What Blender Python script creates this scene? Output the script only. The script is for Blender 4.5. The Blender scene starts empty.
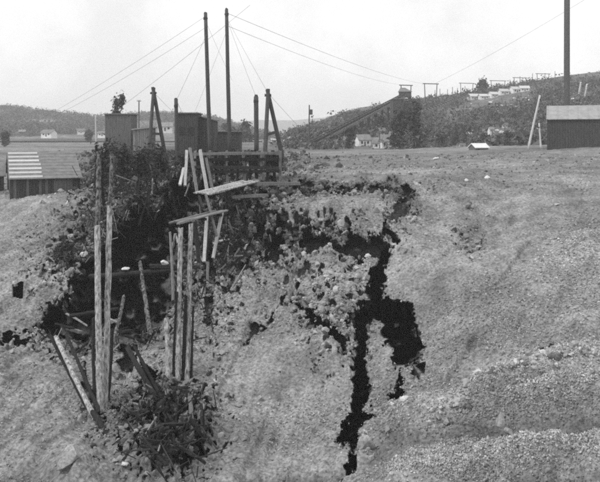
import bpy, math, random
import numpy as np
from mathutils import Vector, Matrix
random.seed(7); rng = np.random.default_rng(11)
SC = bpy.context.scene; COL = SC.collection
F, HY = 700.0, 138.0                      # focal length and horizon row, in photo pixels (600 wide)

# ------------------------------------------------------------------ camera, sky, sun, exposure
cam_d = bpy.data.cameras.new('camera'); cam = bpy.data.objects.new('camera', cam_d); COL.objects.link(cam)
cam_d.sensor_fit = 'HORIZONTAL'; cam_d.sensor_width = 36.0; cam_d.lens = 36.0*F/600.0
cam_d.shift_y = (HY-241.0)/600.0; cam_d.clip_start = 0.2; cam_d.clip_end = 20000
cam.rotation_euler = (math.pi/2, 0, 0); SC.camera = cam
SUN_EL, SUN_AZ = math.radians(52), math.radians(-118)      # azimuth from +Y, clockwise
w = bpy.data.worlds.new('World'); SC.world = w; w.use_nodes = True
wn, wl = w.node_tree.nodes, w.node_tree.links
bg = wn['Background']; sky = wn.new('ShaderNodeTexSky'); sky.sky_type = 'NISHITA'; sky.sun_disc = False
sky.sun_elevation = SUN_EL; sky.sun_rotation = SUN_AZ; sky.dust_density = 4.0; sky.ozone_density = 1.0; sky.air_density = 1.0
bw = wn.new('ShaderNodeRGBToBW'); wl.new(sky.outputs[0], bw.inputs[0])
tc = wn.new('ShaderNodeTexCoord'); nz = wn.new('ShaderNodeTexNoise'); nz.inputs['Scale'].default_value = 4.5; nz.inputs['Detail'].default_value = 8
nz.inputs['Roughness'].default_value = 0.62
wl.new(tc.outputs['Generated'], nz.inputs['Vector'])
mr = wn.new('ShaderNodeMapRange'); mr.inputs[1].default_value = .38; mr.inputs[2].default_value = .62; mr.inputs[3].default_value = .84; mr.inputs[4].default_value = 1.08
wl.new(nz.outputs['Fac'], mr.inputs[0])
# a veil of even high cloud over the whole sky
mx = wn.new('ShaderNodeMix'); mx.data_type = 'FLOAT'; mx.inputs[0].default_value = 0.75; mx.inputs[3].default_value = 9.9
wl.new(bw.outputs[0], mx.inputs[2])
ml = wn.new('ShaderNodeMath'); ml.operation = 'MULTIPLY'; wl.new(mx.outputs[0], ml.inputs[0]); wl.new(mr.outputs[0], ml.inputs[1])
wl.new(ml.outputs[0], bg.inputs['Color']); bg.inputs['Strength'].default_value = 0.13
sd = bpy.data.lights.new('sun', 'SUN'); sun = bpy.data.objects.new('sun', sd); COL.objects.link(sun)
sd.energy = 1.6; sd.angle = math.radians(12); sd.color = (1, 1, 1)
sdir = Vector((math.sin(SUN_AZ)*math.cos(SUN_EL), math.cos(SUN_AZ)*math.cos(SUN_EL), math.sin(SUN_EL)))
sun.rotation_euler = sdir.to_track_quat('Z', 'Y').to_euler()
vs = SC.view_settings; vs.view_transform = 'Standard'; vs.look = 'None'; vs.exposure = 0.1; vs.gamma = 1.0
SC.cycles.filter_width = 2.0; SC.cycles.use_denoising = False; SC.cycles.volume_step_rate = 8; SC.cycles.volume_bounces = 1; SC.cycles.max_bounces = 6; SC.cycles.diffuse_bounces = 3

# ------------------------------------------------------------------ helpers
def at(px, py, D): return Vector(((px-300)/F*D, D, (HY-py)/F*D))
def tag(o, label=None, cat=None, group=None, kind=None):
    if label: o['label'] = label
    if cat: o['category'] = cat
    if group: o['group'] = group
    if kind: o['kind'] = kind
    return o
def empty(name, loc, label, cat, group=None):
    o = bpy.data.objects.new(name, None); COL.objects.link(o); o.location = loc; o.empty_display_size = .3
    return tag(o, label, cat, group)
class MB:
    def __init__(s): s.v = []; s.f = []
    def add(s, vs, fs):
        b = len(s.v); s.v += [tuple(v) for v in vs]; s.f += [tuple(i+b for i in f) for f in fs]; return s
    def obox(s, o, ex, ey, ez):            # corner o, three edge vectors
        vs = [o, o+ex, o+ex+ey, o+ey, o+ez, o+ex+ez, o+ex+ey+ez, o+ey+ez]
        return s.add(vs, [(0,3,2,1),(4,5,6,7),(0,1,5,4),(1,2,6,5),(2,3,7,6),(3,0,4,7)])
    def box(s, c, sx, sy, sz, rz=0):
        a = Vector((math.cos(rz), math.sin(rz), 0)); b = Vector((-math.sin(rz), math.cos(rz), 0)); u = Vector((0,0,1))
        return s.obox(Vector(c)-a*sx/2-b*sy/2-u*sz/2, a*sx, b*sy, u*sz)
    def beam(s, p0, p1, wd, ht, jit=.0, roll=0.0):
        p0, p1 = Vector(p0), Vector(p1); d = (p1-p0).normalized()
        a = d.cross(Vector((0,0,1))); a = Vector((1,0,0)) if a.length < .05 else a.normalized(); b = a.cross(d)
        if roll: a, b = a*math.cos(roll)+b*math.sin(roll), b*math.cos(roll)-a*math.sin(roll)
        n = 5 if jit else 1; vs = []; fs = []
        for i in range(n+1):
            c = p0.lerp(p1, i/n)
            for k, (x, y) in enumerate(((-1,-1),(1,-1),(1,1),(-1,1))):
                j = Vector((random.uniform(-1,1), random.uniform(-1,1), random.uniform(-1,1)))*jit
                e = d*random.uniform(-4,4)*jit if i in (0, n) else d*0
                vs.append(c+a*x*wd/2+b*y*ht/2+j+e)
        for i in range(n):
            for k in range(4):
                fs.append((4*i+k, 4*i+(k+1)%4, 4*i+4+(k+1)%4, 4*i+4+k))
        fs += [(3,2,1,0), (4*n, 4*n+1, 4*n+2, 4*n+3)]
        return s.add(vs, fs)
    def log(s, p0, p1, r0, r1, n=9, segs=8, wob=.15, bend=0.0, knots=True):
        p0, p1 = Vector(p0), Vector(p1); d = (p1-p0).normalized()
        a = d.cross(Vector((0,0,1))); a = Vector((1,0,0)) if a.length < .05 else a.normalized(); b = a.cross(d)
        L = (p1-p0).length; bv = a*random.uniform(-1,1)*bend*L+b*random.uniform(-1,1)*bend*L
        vs = []; fs = []
        prof = [1+random.uniform(-wob, wob) for _ in range(n)]
        for i in range(segs+1):
            t = i/segs; c = p0.lerp(p1, t)+bv*math.sin(math.pi*t)+(a*random.uniform(-1,1)+b*random.uniform(-1,1))*r0*wob*.4
            r = r0+(r1-r0)*t
            for k in range(n):
                q = 2*math.pi*k/n; rr = r*prof[k]*(1+random.uniform(-wob, wob)*.5)
                e = d*(random.uniform(-.5,.5)*r if i in (0, segs) else 0)
                vs.append(c+a*math.cos(q)*rr+b*math.sin(q)*rr+e)
        for i in range(segs):
            for k in range(n): fs.append((n*i+k, n*i+(k+1)%n, n*i+n+(k+1)%n, n*i+n+k))
        fs += [tuple(range(n-1,-1,-1)), tuple(range(n*segs, n*segs+n))]
        return s.add(vs, fs)
    def tube(s, pts, r, n=5):
        vs = []; fs = []
        for i, p in enumerate(pts):
            d = (pts[min(i+1, len(pts)-1)]-pts[max(i-1, 0)]).normalized()
            a = d.cross(Vector((0,0,1))); a = Vector((1,0,0)) if a.length < .02 else a.normalized(); b = a.cross(d)
            for k in range(n): vs.append(p+a*math.cos(6.2832*k/n)*r+b*math.sin(6.2832*k/n)*r)
        for i in range(len(pts)-1):
            for k in range(n): fs.append((n*i+k, n*i+(k+1)%n, n*i+n+(k+1)%n, n*i+n+k))
        return s.add(vs, fs)
    def build(s, name, mat, parent=None, smooth=False):
        m = bpy.data.meshes.new(name); o0 = parent.location if parent else Vector((0,0,0))
        m.from_pydata([tuple(Vector(v)-o0) for v in s.v], [], s.f); m.materials.append(mat); m.update()
        if smooth: m.polygons.foreach_set('use_smooth', [True]*len(m.polygons))
        o = bpy.data.objects.new(name, m); COL.objects.link(o)
        if parent: o.parent = parent
        return o
def single(mb, name, mat, label, cat, group=None, base=None, smooth=False):
    """one-mesh thing with its origin at its base"""
    base = Vector(base) if base is not None else Vector(mb.v[0])
    m = bpy.data.meshes.new(name); m.from_pydata([tuple(Vector(v)-base) for v in mb.v], [], mb.f); m.materials.append(mat); m.update()
    if smooth: m.polygons.foreach_set('use_smooth', [True]*len(m.polygons))
    o = bpy.data.objects.new(name, m); o.location = base; COL.objects.link(o)
    return tag(o, label, cat, group)
def np_mesh(name, V, Fc, mat, smooth=False, tone=None):
    m = bpy.data.meshes.new(name); n = len(Fc); k = Fc.shape[1]
    m.vertices.add(len(V)); m.vertices.foreach_set('co', V.astype(np.float32).ravel())
    m.loops.add(n*k); m.loops.foreach_set('vertex_index', Fc.astype(np.int32).ravel())
    m.polygons.add(n); m.polygons.foreach_set('loop_start', np.arange(0, n*k, k, dtype=np.int32))
    if tone is not None:
        at_ = m.attributes.new('tone', 'FLOAT', 'POINT'); at_.data.foreach_set('value', tone.astype(np.float32))
    m.update(calc_edges=True); m.polygons.foreach_set('use_smooth', np.full(n, smooth)); m.materials.append(mat)
    o = bpy.data.objects.new(name, m); COL.objects.link(o); return o

# numpy gradient-free value noise
def _h(i, j, k, s):
    x = (i.astype(np.int64)*374761393+j.astype(np.int64)*668265263+k.astype(np.int64)*2147483647+s*974634777) & 0xffffffff
    x = ((x ^ (x >> 13))*1274126177) & 0xffffffff; x = ((x ^ (x >> 16))*2246822519) & 0xffffffff
    return ((x ^ (x >> 15)) & 0xffffff)/float(0xffffff)
def vnoise(P, sc, s=0):
    q = P*sc; i = np.floor(q).astype(np.int64); f = q-i; f = f*f*f*(f*(f*6-15)+10)
    r = 0
    for a in (0, 1):
        for b in (0, 1):
            for c in (0, 1):
                wgt = (f[..., 0] if a else 1-f[..., 0])*(f[..., 1] if b else 1-f[..., 1])*(f[..., 2] if c else 1-f[..., 2])
                r = r+wgt*_h(i[..., 0]+a, i[..., 1]+b, i[..., 2]+c, s)
    return r*2-1
def fbm(P, sc, oc, s=0, g=.5):
    r = 0; A = 1
    for o in range(oc): r = r+A*vnoise(P, sc*2.03**o, s+o); A *= g
    return r
def sdf(poly, X, Y):                       # signed distance in px, positive inside
    d = np.full(X.shape, 1e9); ins = np.zeros(X.shape, bool); n = len(poly)
    for i in range(n):
        x0, y0 = poly[i]; x1, y1 = poly[(i+1) % n]; ex, ey = x1-x0, y1-y0
        t = np.clip(((X-x0)*ex+(Y-y0)*ey)/(ex*ex+ey*ey+1e-9), 0, 1)
        d = np.minimum(d, np.hypot(X-x0-t*ex, Y-y0-t*ey))
        c = ((y0 > Y) != (y1 > Y)) & (X < (x1-x0)*(Y-y0)/(y1-y0+1e-12)+x0); ins ^= c
    return np.where(ins, d, -d)
def ldist(line, X, Y):
    d = np.full(X.shape, 1e9)
    for (x0, y0), (x1, y1) in zip(line[:-1], line[1:]):
        ex, ey = x1-x0, y1-y0; t = np.clip(((X-x0)*ex+(Y-y0)*ey)/(ex*ex+ey*ey), 0, 1)
        d = np.minimum(d, np.hypot(X-x0-t*ex, Y-y0-t*ey))
    return d
def sstep(a, b, x): t = np.clip((x-a)/(b-a), 0, 1); return t*t*(3-2*t)

# ------------------------------------------------------------------ materials (all grey: the photograph is black and white)
def mat(name, lo, hi, scale=3, detail=8, rough=.9, bump=.3, bscale=None, stretch=None, attr=None, rnd=0.0, pos=(.3,.7), bdist=.05, speck=None):
    m = bpy.data.materials.new(name); m.use_nodes = True; N, L = m.node_tree.nodes, m.node_tree.links
    b = N['Principled BSDF']; b.inputs['Roughness'].default_value = rough; b.inputs['Specular IOR Level'].default_value = .2
    t = N.new('ShaderNodeTexCoord'); src = t.outputs['Object']
    if stretch:
        mp = N.new('ShaderNodeMapping'); mp.inputs['Scale'].default_value = stretch; L.new(src, mp.inputs[0]); src = mp.outputs[0]
    n = N.new('ShaderNodeTexNoise'); n.inputs['Scale'].default_value = scale; n.inputs['Detail'].default_value = detail; n.inputs['Roughness'].default_value = .65
    L.new(src, n.inputs['Vector'])
    r = N.new('ShaderNodeMapRange'); r.inputs[1].default_value, r.inputs[2].default_value = pos; r.inputs[3].default_value = lo; r.inputs[4].default_value = hi
    L.new(n.outputs['Fac'], r.inputs[0]); out = r.outputs[0]
    def mul(o, x):
        q = N.new('ShaderNodeMath'); q.operation = 'MULTIPLY'; L.new(o, q.inputs[0])
        if isinstance(x, (int, float)): q.inputs[1].default_value = x
        else: L.new(x, q.inputs[1])
        return q.outputs[0]
    if speck:                              # fine grain: scale, amount
        n3 = N.new('ShaderNodeTexNoise'); n3.inputs['Scale'].default_value = speck[0]; n3.inputs['Detail'].default_value = 3; L.new(src, n3.inputs['Vector'])
        r3 = N.new('ShaderNodeMapRange'); r3.inputs[1].default_value = .3; r3.inputs[2].default_value = .7; r3.inputs[3].default_value = 1-speck[1]; r3.inputs[4].default_value = 1+speck[1]
        L.new(n3.outputs['Fac'], r3.inputs[0]); out = mul(out, r3.outputs[0])
    if attr:
        a = N.new('ShaderNodeAttribute'); a.attribute_name = attr; out = mul(out, a.outputs['Fac'])
    if rnd:
        oi = N.new('ShaderNodeObjectInfo'); r2 = N.new('ShaderNodeMapRange'); r2.inputs[3].default_value = 1-rnd; r2.inputs[4].default_value = 1+rnd
        L.new(oi.outputs['Random'], r2.inputs[0]); out = mul(out, r2.outputs[0])
    L.new(out, b.inputs['Base Color'])
    if bump:
        n2 = N.new('ShaderNodeTexNoise'); n2.inputs['Scale'].default_value = bscale or scale*3; n2.inputs['Detail'].default_value = 6; L.new(src, n2.inputs['Vector'])
        bp = N.new('ShaderNodeBump'); bp.inputs['Strength'].default_value = bump; bp.inputs['Distance'].default_value = bdist
        L.new(n2.outputs['Fac'], bp.inputs['Height']); L.new(bp.outputs[0], b.inputs['Normal'])
    return m
M = {}
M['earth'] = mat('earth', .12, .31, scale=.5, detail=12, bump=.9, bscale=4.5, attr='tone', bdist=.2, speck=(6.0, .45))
M['stone'] = mat('stone', .13, .36, scale=2.5, bump=.5, bscale=8, rnd=.3)
M['gravel_pale'] = mat('gravel_pale', .26, .42, scale=1.5, bump=.6, bscale=5, speck=(9, .3))
M['stone_white'] = mat('stone_white', .45, .7, scale=2.5, bump=.4, bscale=8)
M['gravel'] = mat('gravel', .18, .35, scale=1.5, bump=.2, bscale=9, attr='tone')
M['hill'] = mat('hill', .06, .15, scale=.035, detail=13, bump=.6, bscale=.3, bdist=1.0, attr='tone', speck=(.35, .4))
M['far_hill'] = mat('far_hill', .09, .14, scale=.01, detail=8, bump=0)
M['wood_pale'] = mat('wood_pale', .34, .62, scale=3, stretch=(4, 4, .6), bump=.4, bscale=9, rnd=.12)
M['wood_grey'] = mat('wood_grey', .11, .26, scale=3, stretch=(4, 4, .6), bump=.4, bscale=9, rnd=.25)
M['wood_dark'] = mat('wood_dark', .01, .038, scale=3, stretch=(4, 4, .6), bump=.4, bscale=9, rnd=.3)
M['board_dark'] = mat('board_dark', .035, .085, scale=2, stretch=(6, 6, .5), bump=.3, bscale=8)
M['board_grey'] = mat('board_grey', .09, .17, scale=2, stretch=(6, 6, .5), bump=.3, bscale=8)
M['tar_roof'] = mat('tar_roof', .13, .23, scale=1.6, detail=10, bump=.3)
M['pale_roof'] = mat('pale_roof', .24, .36, scale=1.2, detail=10, bump=.3)
M['white_paint'] = mat('white_paint', .6, .82, scale=.8, bump=.1)
M['house_roof'] = mat('house_roof', .12, .24, scale=.8, bump=.2, rnd=.3)
M['glass_dark'] = mat('glass_dark', .02, .035, scale=1, rough=.25, bump=0)
M['iron'] = mat('iron', .03, .06, scale=4, rough=.6, bump=.2)
M['cable'] = mat('cable', .08, .12, scale=4, rough=.7, bump=0)
M['mast'] = mat('mast', .05, .10, scale=1.5, stretch=(4, 4, .5), bump=.3)
M['foliage'] = mat('foliage', .035, .10, scale=.6, bump=0, rnd=.25)
M['scrub'] = mat('scrub', .05, .13, scale=.12, bump=0, attr='tone')
M['peeled'] = mat('peeled', .06, .5, scale=3.5, detail=12, stretch=(2.2, 2.2, .8), bump=.7, bscale=10, pos=(.34,.6), rnd=.15)
M['barky'] = mat('barky', .02, .26, scale=3.5, detail=12, stretch=(2, 2, 1), bump=.7, bscale=10, pos=(.4,.66))
M['splinter'] = mat('splinter', .09, .17, scale=4, bump=.3, attr='tone')
M['bark'] = mat('bark', .05, .12, scale=3, stretch=(4, 4, .5), bump=.3)

# ------------------------------------------------------------------ ground: plain, rim, pit wall, pit floor (one sheet)
KX = [0, 100, 200, 300, 400, 500, 600]
H = (138.4, 3400)
KN = [
 [H,(148,210),(170,105),(198,72),(208,66),(225,60),(260,53),(330,43),(400,36.5),(482,29.5),(545,24.5)],
 [H,(148,210),(165,110),(178,82),(188,72),(208,62),(250,54),(330,46),(410,37),(482,30),(545,25.5)],
 [H,(148,210),(158,120),(172,80),(186,62),(212,58),(250,53.5),(330,46),(410,38),(482,30.5),(545,26)],
 [H,(148,210),(158,120),(169,80),(181,60),(204,57.8),(240,54),(330,45.5),(410,37.5),(482,30),(545,25.5)],
 [H,(147.5,180),(157,112),(168,82),(182,60),(205,56.5),(245,50),(330,42),(410,35),(482,29),(545,24.5)],
 [H,(146.5,140),(155,102),(167,80),(178,66),(200,57.5),(245,47.5),(320,38.5),(385,33.5),(482,26.5),(545,23)],
 [H,(144.2,115),(152,94),(162,79),(172,68),(200,55),(245,44.5),(310,37),(355,33),(482,24),(545,21)],
]
KN = np.array(KN)
cols = np.concatenate([np.arange(-340, -60, 9), np.arange(-60, -16, 1.6), np.arange(-16, 616, .85), np.arange(616, 690, 1.6), np.arange(690, 950, 9)])
rows = np.concatenate([np.array([138.4,138.6,138.9,139.3,139.8,140.4,141,141.7,142.4,143.1,143.8]), np.arange(144.5, 160, .6), np.arange(160, 484, .85), np.arange(484, 546, 3.5)])
PX, PY = np.meshgrid(cols, rows)
cc = np.clip(cols, 0, 600); kp = np.stack([np.interp(cc, KX, KN[:, k, 0]) for k in range(11)]); kd = np.stack([np.interp(cc, KX, 1/KN[:, k, 1]) for k in range(11)])
D = np.empty_like(PX)
for c in range(len(cols)): D[:, c] = 1/np.interp(rows, kp[:, c], kd[:, c])
D_plain = D.copy()
Q = np.stack([PX, PY, np.zeros_like(PX)], -1)
wx = fbm(Q, 1/14., 4, 40, .6)*5; wy = fbm(Q, 1/14., 4, 50, .6)*5      # ragged outlines
WX, WY = PX+wx, PY+wy
w2x = fbm(Q, 1/4.5, 3, 140, .6)*2.6; w2y = fbm(Q, 1/4.5, 3, 150, .6)*2.6
HOLE = [(32,326),(46,306),(68,290),(84,264),(104,240),(125,214),(146,194),(164,184),(205,184),(218,198),(206,216),(196,234),(192,262),(188,285),(176,305),(166,322),(150,336),(132,348),(118,345),(105,338),(80,342),(54,338)]
CRACK = [(381,241),(389,248),(387,275),(385,297),(400,298),(412,305),(417,325),(424,345),(421,362),(404,367),(387,364),(386,345),(381,325),(373,322),(370,335),(366,350),(367,365),(372,385),(369,400),(371,418),(363,430),(359,440),(354,455),(347,470),(337,474),(340,462),(346,448),(337,438),(341,420),(347,405),(349,385),(350,360),(354,345),(351,328),(346,318),(357,311),(363,295),(366,275),(375,262),(377,248)]
sh = sdf(HOLE, WX+w2x*1.3, WY+w2y*1.3)-1.5*(fbm(Q, 1/3.5, 2, 160)>.35); sc_ = sdf(CRACK, PX+wx*.7+w2x, PY+wy*.7+w2y)-1.0+1.6*fbm(Q, 1/6., 2, 170)
cave = 15*(1-np.exp(-np.clip(sh, 0, 99)/6))
cave *= np.clip(.8+.5*fbm(Q, 1/13., 3, 44, .6)-.5*np.exp(-((PX-178)/14)**2-((PY-275)/45)**2)-.4*np.exp(-((PX-105)/60)**2-((PY-335)/14)**2)-.5*np.exp(-((PX-150)/40)**2-((PY-205)/18)**2), .12, 1)
cave = np.maximum(cave, 13*(1-np.exp(-np.clip(sc_, 0, 99)/2.2))*np.clip(.85+.5*fbm(Q, 1/9., 3, 46, .6), .3, 1))
def crevice(line, wd, dep, frq=10., cut=.0, s=60):
    nn = fbm(Q, 1/frq, 3, s, .6); d = ldist(line, WX, WY); wv = wd*(.55+.75*nn)
    return dep*sstep(0, 2.5, wv-d)
cave = np.maximum(cave, crevice([(226,190),(232,208),(242,224),(255,236),(280,246),(312,247),(340,252),(362,249),(382,240)], 14, 4.5, 9, s=61))
cave = np.maximum(cave, crevice([(298,303),(316,318),(330,328),(342,346)], 6.5, 4.5, 12, s=62))
cave = np.maximum(cave, crevice([(416,366),(411,382),(398,400),(392,412)], 11, 4.5, 10, s=63))
cave = np.maximum(cave, crevice([(128,350),(146,382),(160,402),(176,410),(190,420),(196,446)], 11, 3.5, 8, s=64))
cave = np.maximum(cave, crevice([(154,400),(176,432),(160,448),(186,458),(204,440)], 7, 2.5, 7, s=164))
cave = np.maximum(cave, crevice([(0,333),(22,333),(48,330)], 5, 3, 9, s=65))
cave = np.maximum(cave, crevice([(402,190),(405,206),(400,220)], 9, 3, 9, s=66))
cave = np.maximum(cave, crevice([(298,186),(330,189),(368,188),(395,187)], 6, 2, 9, s=67))
cave = np.maximum(cave, crevice([(296,191),(330,194),(368,192),(404,190)], 6, 1.6, 6, s=167))
cave = np.maximum(cave, crevice([(232,190),(252,187),(275,188)], 8, 2.8, 8, s=68))
cave = np.maximum(cave, crevice([(210,196),(224,206),(232,226),(236,248)], 13, 3, 9, s=69))
cave = np.maximum(cave, crevice([(212,260),(205,290),(208,322)], 7, 2, 8, s=70))
cave = np.maximum(cave, crevice([(300,262),(292,290),(262,322),(240,344)], 4, 1.6, 9, s=71))
cave = np.maximum(cave, crevice([(52,330),(80,352),(92,400)], 3, 1.2, 8, s=73))
cave = np.maximum(cave, crevice([(510,362),(545,355),(572,350)], 3.4, 1.4, 8, s=74))
sq = np.maximum(np.abs(PX-18)-5.5, np.abs(PY-292)-6); cave = np.maximum(cave, 4*sstep(0, 1.5, -sq))
# broken ground: pits thrown open by noise
def blob(x, y, rx, ry): return np.exp(-((PX-x)/rx)**2-((PY-y)/ry)**2)
rub = np.clip((blob(150,190,58,34)+blob(80,262,42,50)*.85+blob(215,225,40,48)+blob(245,205,30,24)*.6+blob(160,422,52,38)+blob(285,225,50,50)*.45+blob(470,235,14,24)*.45+blob(330,240,62,16)*.7+blob(350,190,60,9)*.6+blob(400,205,16,22)*.7+blob(335,315,38,50)*.45+blob(215,310,25,40)*.4+blob(75,340,60,16)*.4)*(1-.85*blob(322,214,62,14)), 0, 1)
pn = fbm(Q, 1/7., 3, 80, .6)
cave = np.maximum(cave, 2.8*sstep(.05, .4, pn+(rub-.75)*1.0)*rub)
ore = fbm(Q, 1/5., 2, 84, .6)
Dn = D+cave
P = np.stack([(PX-300)/F*Dn, Dn, (HY-PY)/F*Dn], -1)
P0 = np.stack([(PX-300)/F*D, D, (HY-PY)/F*D], -1)
def normals(P):
    du = np.gradient(P, axis=1); dv = np.gradient(P, axis=0); n = np.cross(dv, du); n /= np.linalg.norm(n, axis=-1, keepdims=True)+1e-9
    flip = (n*P).sum(-1) > 0; n[flip] *= -1; return n
N0 = normals(P0)
near = sstep(150, 60, D)
amp = near*(.35+1.0*rub)
disp = fbm(P0, .16, 2, 1)*.55*near*(.5+.5*sstep(190, 240, PY))
disp += fbm(P0, .5, 2, 5)*.22*amp+np.abs(fbm(P0, .9, 3, 9))*.30*amp*rub+fbm(P0, 2.2, 2, 15)*.085*near*(1+rub)
# rills washed down the slopes
for ang, fade in ((math.radians(38), sstep(380, 460, PX)), (math.radians(8), sstep(420, 340, PX))):
    ca, sa = math.cos(ang), math.sin(ang); u_ = P0[..., 0]*ca-P0[..., 1]*sa; v_ = P0[..., 0]*sa+P0[..., 1]*ca
    disp -= (.28*sstep(.15, .75, fbm(np.stack([u_*.75, v_*.09, u_*0], -1), 1., 3, 210))+.10*np.abs(fbm(np.stack([u_*1.9, v_*.2, u_*0], -1), 1., 2, 215)))*near*fade*sstep(185, 215, PY)*(1-rub)
# bulges: pale bank under the rim, boulder face left of the crack, mound at the bottom left
disp += 1.3*blob(320,217,70,14)+.9*blob(395,345,12,40)*0+.7*blob(340,290,22,30)+1.0*blob(72,466,22,20)+.7*blob(185,178,30,10)
# tracks and berms running up the right hand side of the pit floor
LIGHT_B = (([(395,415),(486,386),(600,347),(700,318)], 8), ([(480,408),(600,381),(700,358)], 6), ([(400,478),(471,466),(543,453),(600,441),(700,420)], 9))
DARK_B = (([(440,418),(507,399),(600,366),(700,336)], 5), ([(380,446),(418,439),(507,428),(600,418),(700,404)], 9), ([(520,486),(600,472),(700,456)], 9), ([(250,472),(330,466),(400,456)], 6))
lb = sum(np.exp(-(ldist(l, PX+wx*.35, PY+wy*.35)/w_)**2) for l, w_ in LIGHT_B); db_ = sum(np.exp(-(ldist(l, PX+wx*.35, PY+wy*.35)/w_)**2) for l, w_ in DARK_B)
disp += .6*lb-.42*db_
P = P+N0*disp[..., None]
NR = normals(P)
# soil colour: darker loam cap, paler gravel, and shade painted into the deep cuts
tone = 1+.22*fbm(P0, .12, 3, 90)+.16*fbm(P0, .45, 2, 95)
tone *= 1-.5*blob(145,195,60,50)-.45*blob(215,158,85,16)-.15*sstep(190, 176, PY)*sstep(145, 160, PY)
tone *= 1-.45*np.exp(-(ldist([(232,190),(300,186),(400,186),(412,200)], WX, WY)/7)**2)-.5*np.exp(-(ldist([(226,190),(240,222),(256,236),(312,247),(382,244)], WX, WY)/7)**2)  # darker along the rim strip and along the crevice below it
tone *= 1-.55*sstep(-3, 5, np.maximum(sh, sc_))        # paints the shade inside the cavern and crack into the soil colour
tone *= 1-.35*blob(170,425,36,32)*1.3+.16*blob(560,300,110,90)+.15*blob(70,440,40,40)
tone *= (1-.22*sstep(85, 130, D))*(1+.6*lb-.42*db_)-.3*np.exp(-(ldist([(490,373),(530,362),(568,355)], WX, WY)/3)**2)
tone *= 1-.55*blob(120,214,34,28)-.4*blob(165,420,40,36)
tone *= 1-.6*sstep(.05, .4, ore+(rub-.8)*.8)*rub        # lumps of black ore among the pale rock
tone *= 1-.3*blob(470,235,12,26)
tone *= 1+.3*sstep(.1, .5, fbm(P0*np.array([.3, 1, 1]), .03, 3, 99))*sstep(90, 140, D)-.25*sstep(.0, .4, fbm(P0*np.array([.4, 1, 1]), .05, 3, 101))*sstep(70, 110, D)
tone *= 1+.3*np.exp(-(ldist([(250,178),(330,177),(420,172),(520,165)], PX, PY+wy*.4)/3.5)**2)+.35*blob(72,462,20,20)+.22*blob(322,214,60,12)
tone = np.clip(tone, .1, 1.9)
nr, nc = PX.shape
idx = np.arange(nr*nc).reshape(nr, nc)
Fc = np.stack([idx[:-1, :-1], idx[1:, :-1], idx[1:, 1:], idx[:-1, 1:]], -1).reshape(-1, 4)
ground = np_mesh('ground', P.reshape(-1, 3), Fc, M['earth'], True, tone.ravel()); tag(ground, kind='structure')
def gidx(px, py): return int(np.argmin(np.abs(rows-py))), int(np.argmin(np.abs(cols-px)))
def gat(px, py): r, c = gidx(px, py); return Vector(P[r, c])
def gflat(px, py): r, c = gidx(px, py); return Vector(P0[r, c])
def gz(X, Y):                              # height of the plain at a world point
    px = 300+X/Y*F; c = int(np.argmin(np.abs(cols-px))); r = int(np.argmin(np.abs(D[:, c]-Y))); return float(P0[r, c, 2])
# the near rim the photographer stands on
nx, ny = np.meshgrid(np.linspace(-60, 60, 61), np.linspace(-50, 24, 50))
nzv = np.where(ny < -1, -1.7, -1.7-(ny+1)*1.05)+.25*fbm(np.stack([nx, ny, nx*0], -1), .3, 3, 3); nzv = np.maximum(nzv, -19.0)
ii = np.arange(nx.size).reshape(nx.shape)
tag(np_mesh('near_bank', np.stack([nx, ny, nzv], -1).reshape(-1, 3), np.stack([ii[:-1, :-1], ii[:-1, 1:], ii[1:, 1:], ii[1:, :-1]], -1).reshape(-1, 4), M['earth'], True, np.ones(nx.size)), kind='structure')

# ------------------------------------------------------------------ hills
def hill(name, ridge, base, m, D0, D1, nrow=40, rough=1.0, dback=120, xs=None, extra=None, s=0, cshape=1.0):
    xs = np.arange(-420, 1040, 4.) if xs is None else xs
    ry = np.interp(xs, [p[0] for p in ridge], [p[1] for p in ridge]); by = np.interp(xs, [p[0] for p in base], [p[1] for p in base])
    d0 = np.interp(xs, [p[0] for p in D0], [p[1] for p in D0]); d1 = np.interp(xs, [p[0] for p in D1], [p[1] for p in D1])
    t = np.linspace(0, 1, nrow)[:, None]
    py = by+(ry-by)*t; dd = d0+(d1-d0)*t**cshape; px = np.broadcast_to(xs, py.shape)
    G = np.stack([(px-300)/F*dd, dd, (HY-py)/F*dd], -1)
    G[..., 2] += fbm(G, .02, 4, 20+s)*rough*np.sin(np.pi*np.clip(t, .0, .93))
    back = G[-1:].copy(); back[..., 1] += dback; back[..., 0] *= 1+dback/d1[None]; back[..., 2] -= dback*.35
    G = np.concatenate([G, back]); i = np.arange(G.shape[0]*G.shape[1]).reshape(G.shape[:2])
    tn = 1+.35*fbm(G, .03, 3, 30+s)
    o = np_mesh(name, G.reshape(-1, 3), np.stack([i[:-1, :-1], i[:-1, 1:], i[1:, 1:], i[1:, :-1]], -1).reshape(-1, 4), m, True, np.clip(tn, .4, 1.8).ravel())
    tag(o, kind='structure')
    def look(qx, qy):
        c = int(np.argmin(np.abs(xs-qx))); r = int(np.argmin(np.abs(py[:, c]-qy))); return Vector(G[r, c])
    return look, G
RIDGE_R = [(270,137),(285,134),(300,130),(320,121),(340,113),(360,108),(385,104),(400,100),(430,97),(470,92),(500,87),(540,80),(570,75),(600,72),(700,60),(1040,48)]
on_right, GR = hill('right_hill', RIDGE_R, [(270,148),(300,151),(400,151),(500,150),(560,147),(600,146),(1040,150)], M['hill'], [(270,240),(300,190),(400,165),(500,150),(600,135),(1040,130)], [(270,300),(320,420),(600,400),(1040,300)], 70, 2.0, xs=np.arange(270, 1040, 2.5), s=1)
RIDGE_L = [(-420,92),(-100,101),(0,107),(50,110),(60,111.5),(95,116),(130,114),(170,113.5),(215,118),(240,127),(262,133),(290,138)]
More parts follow.
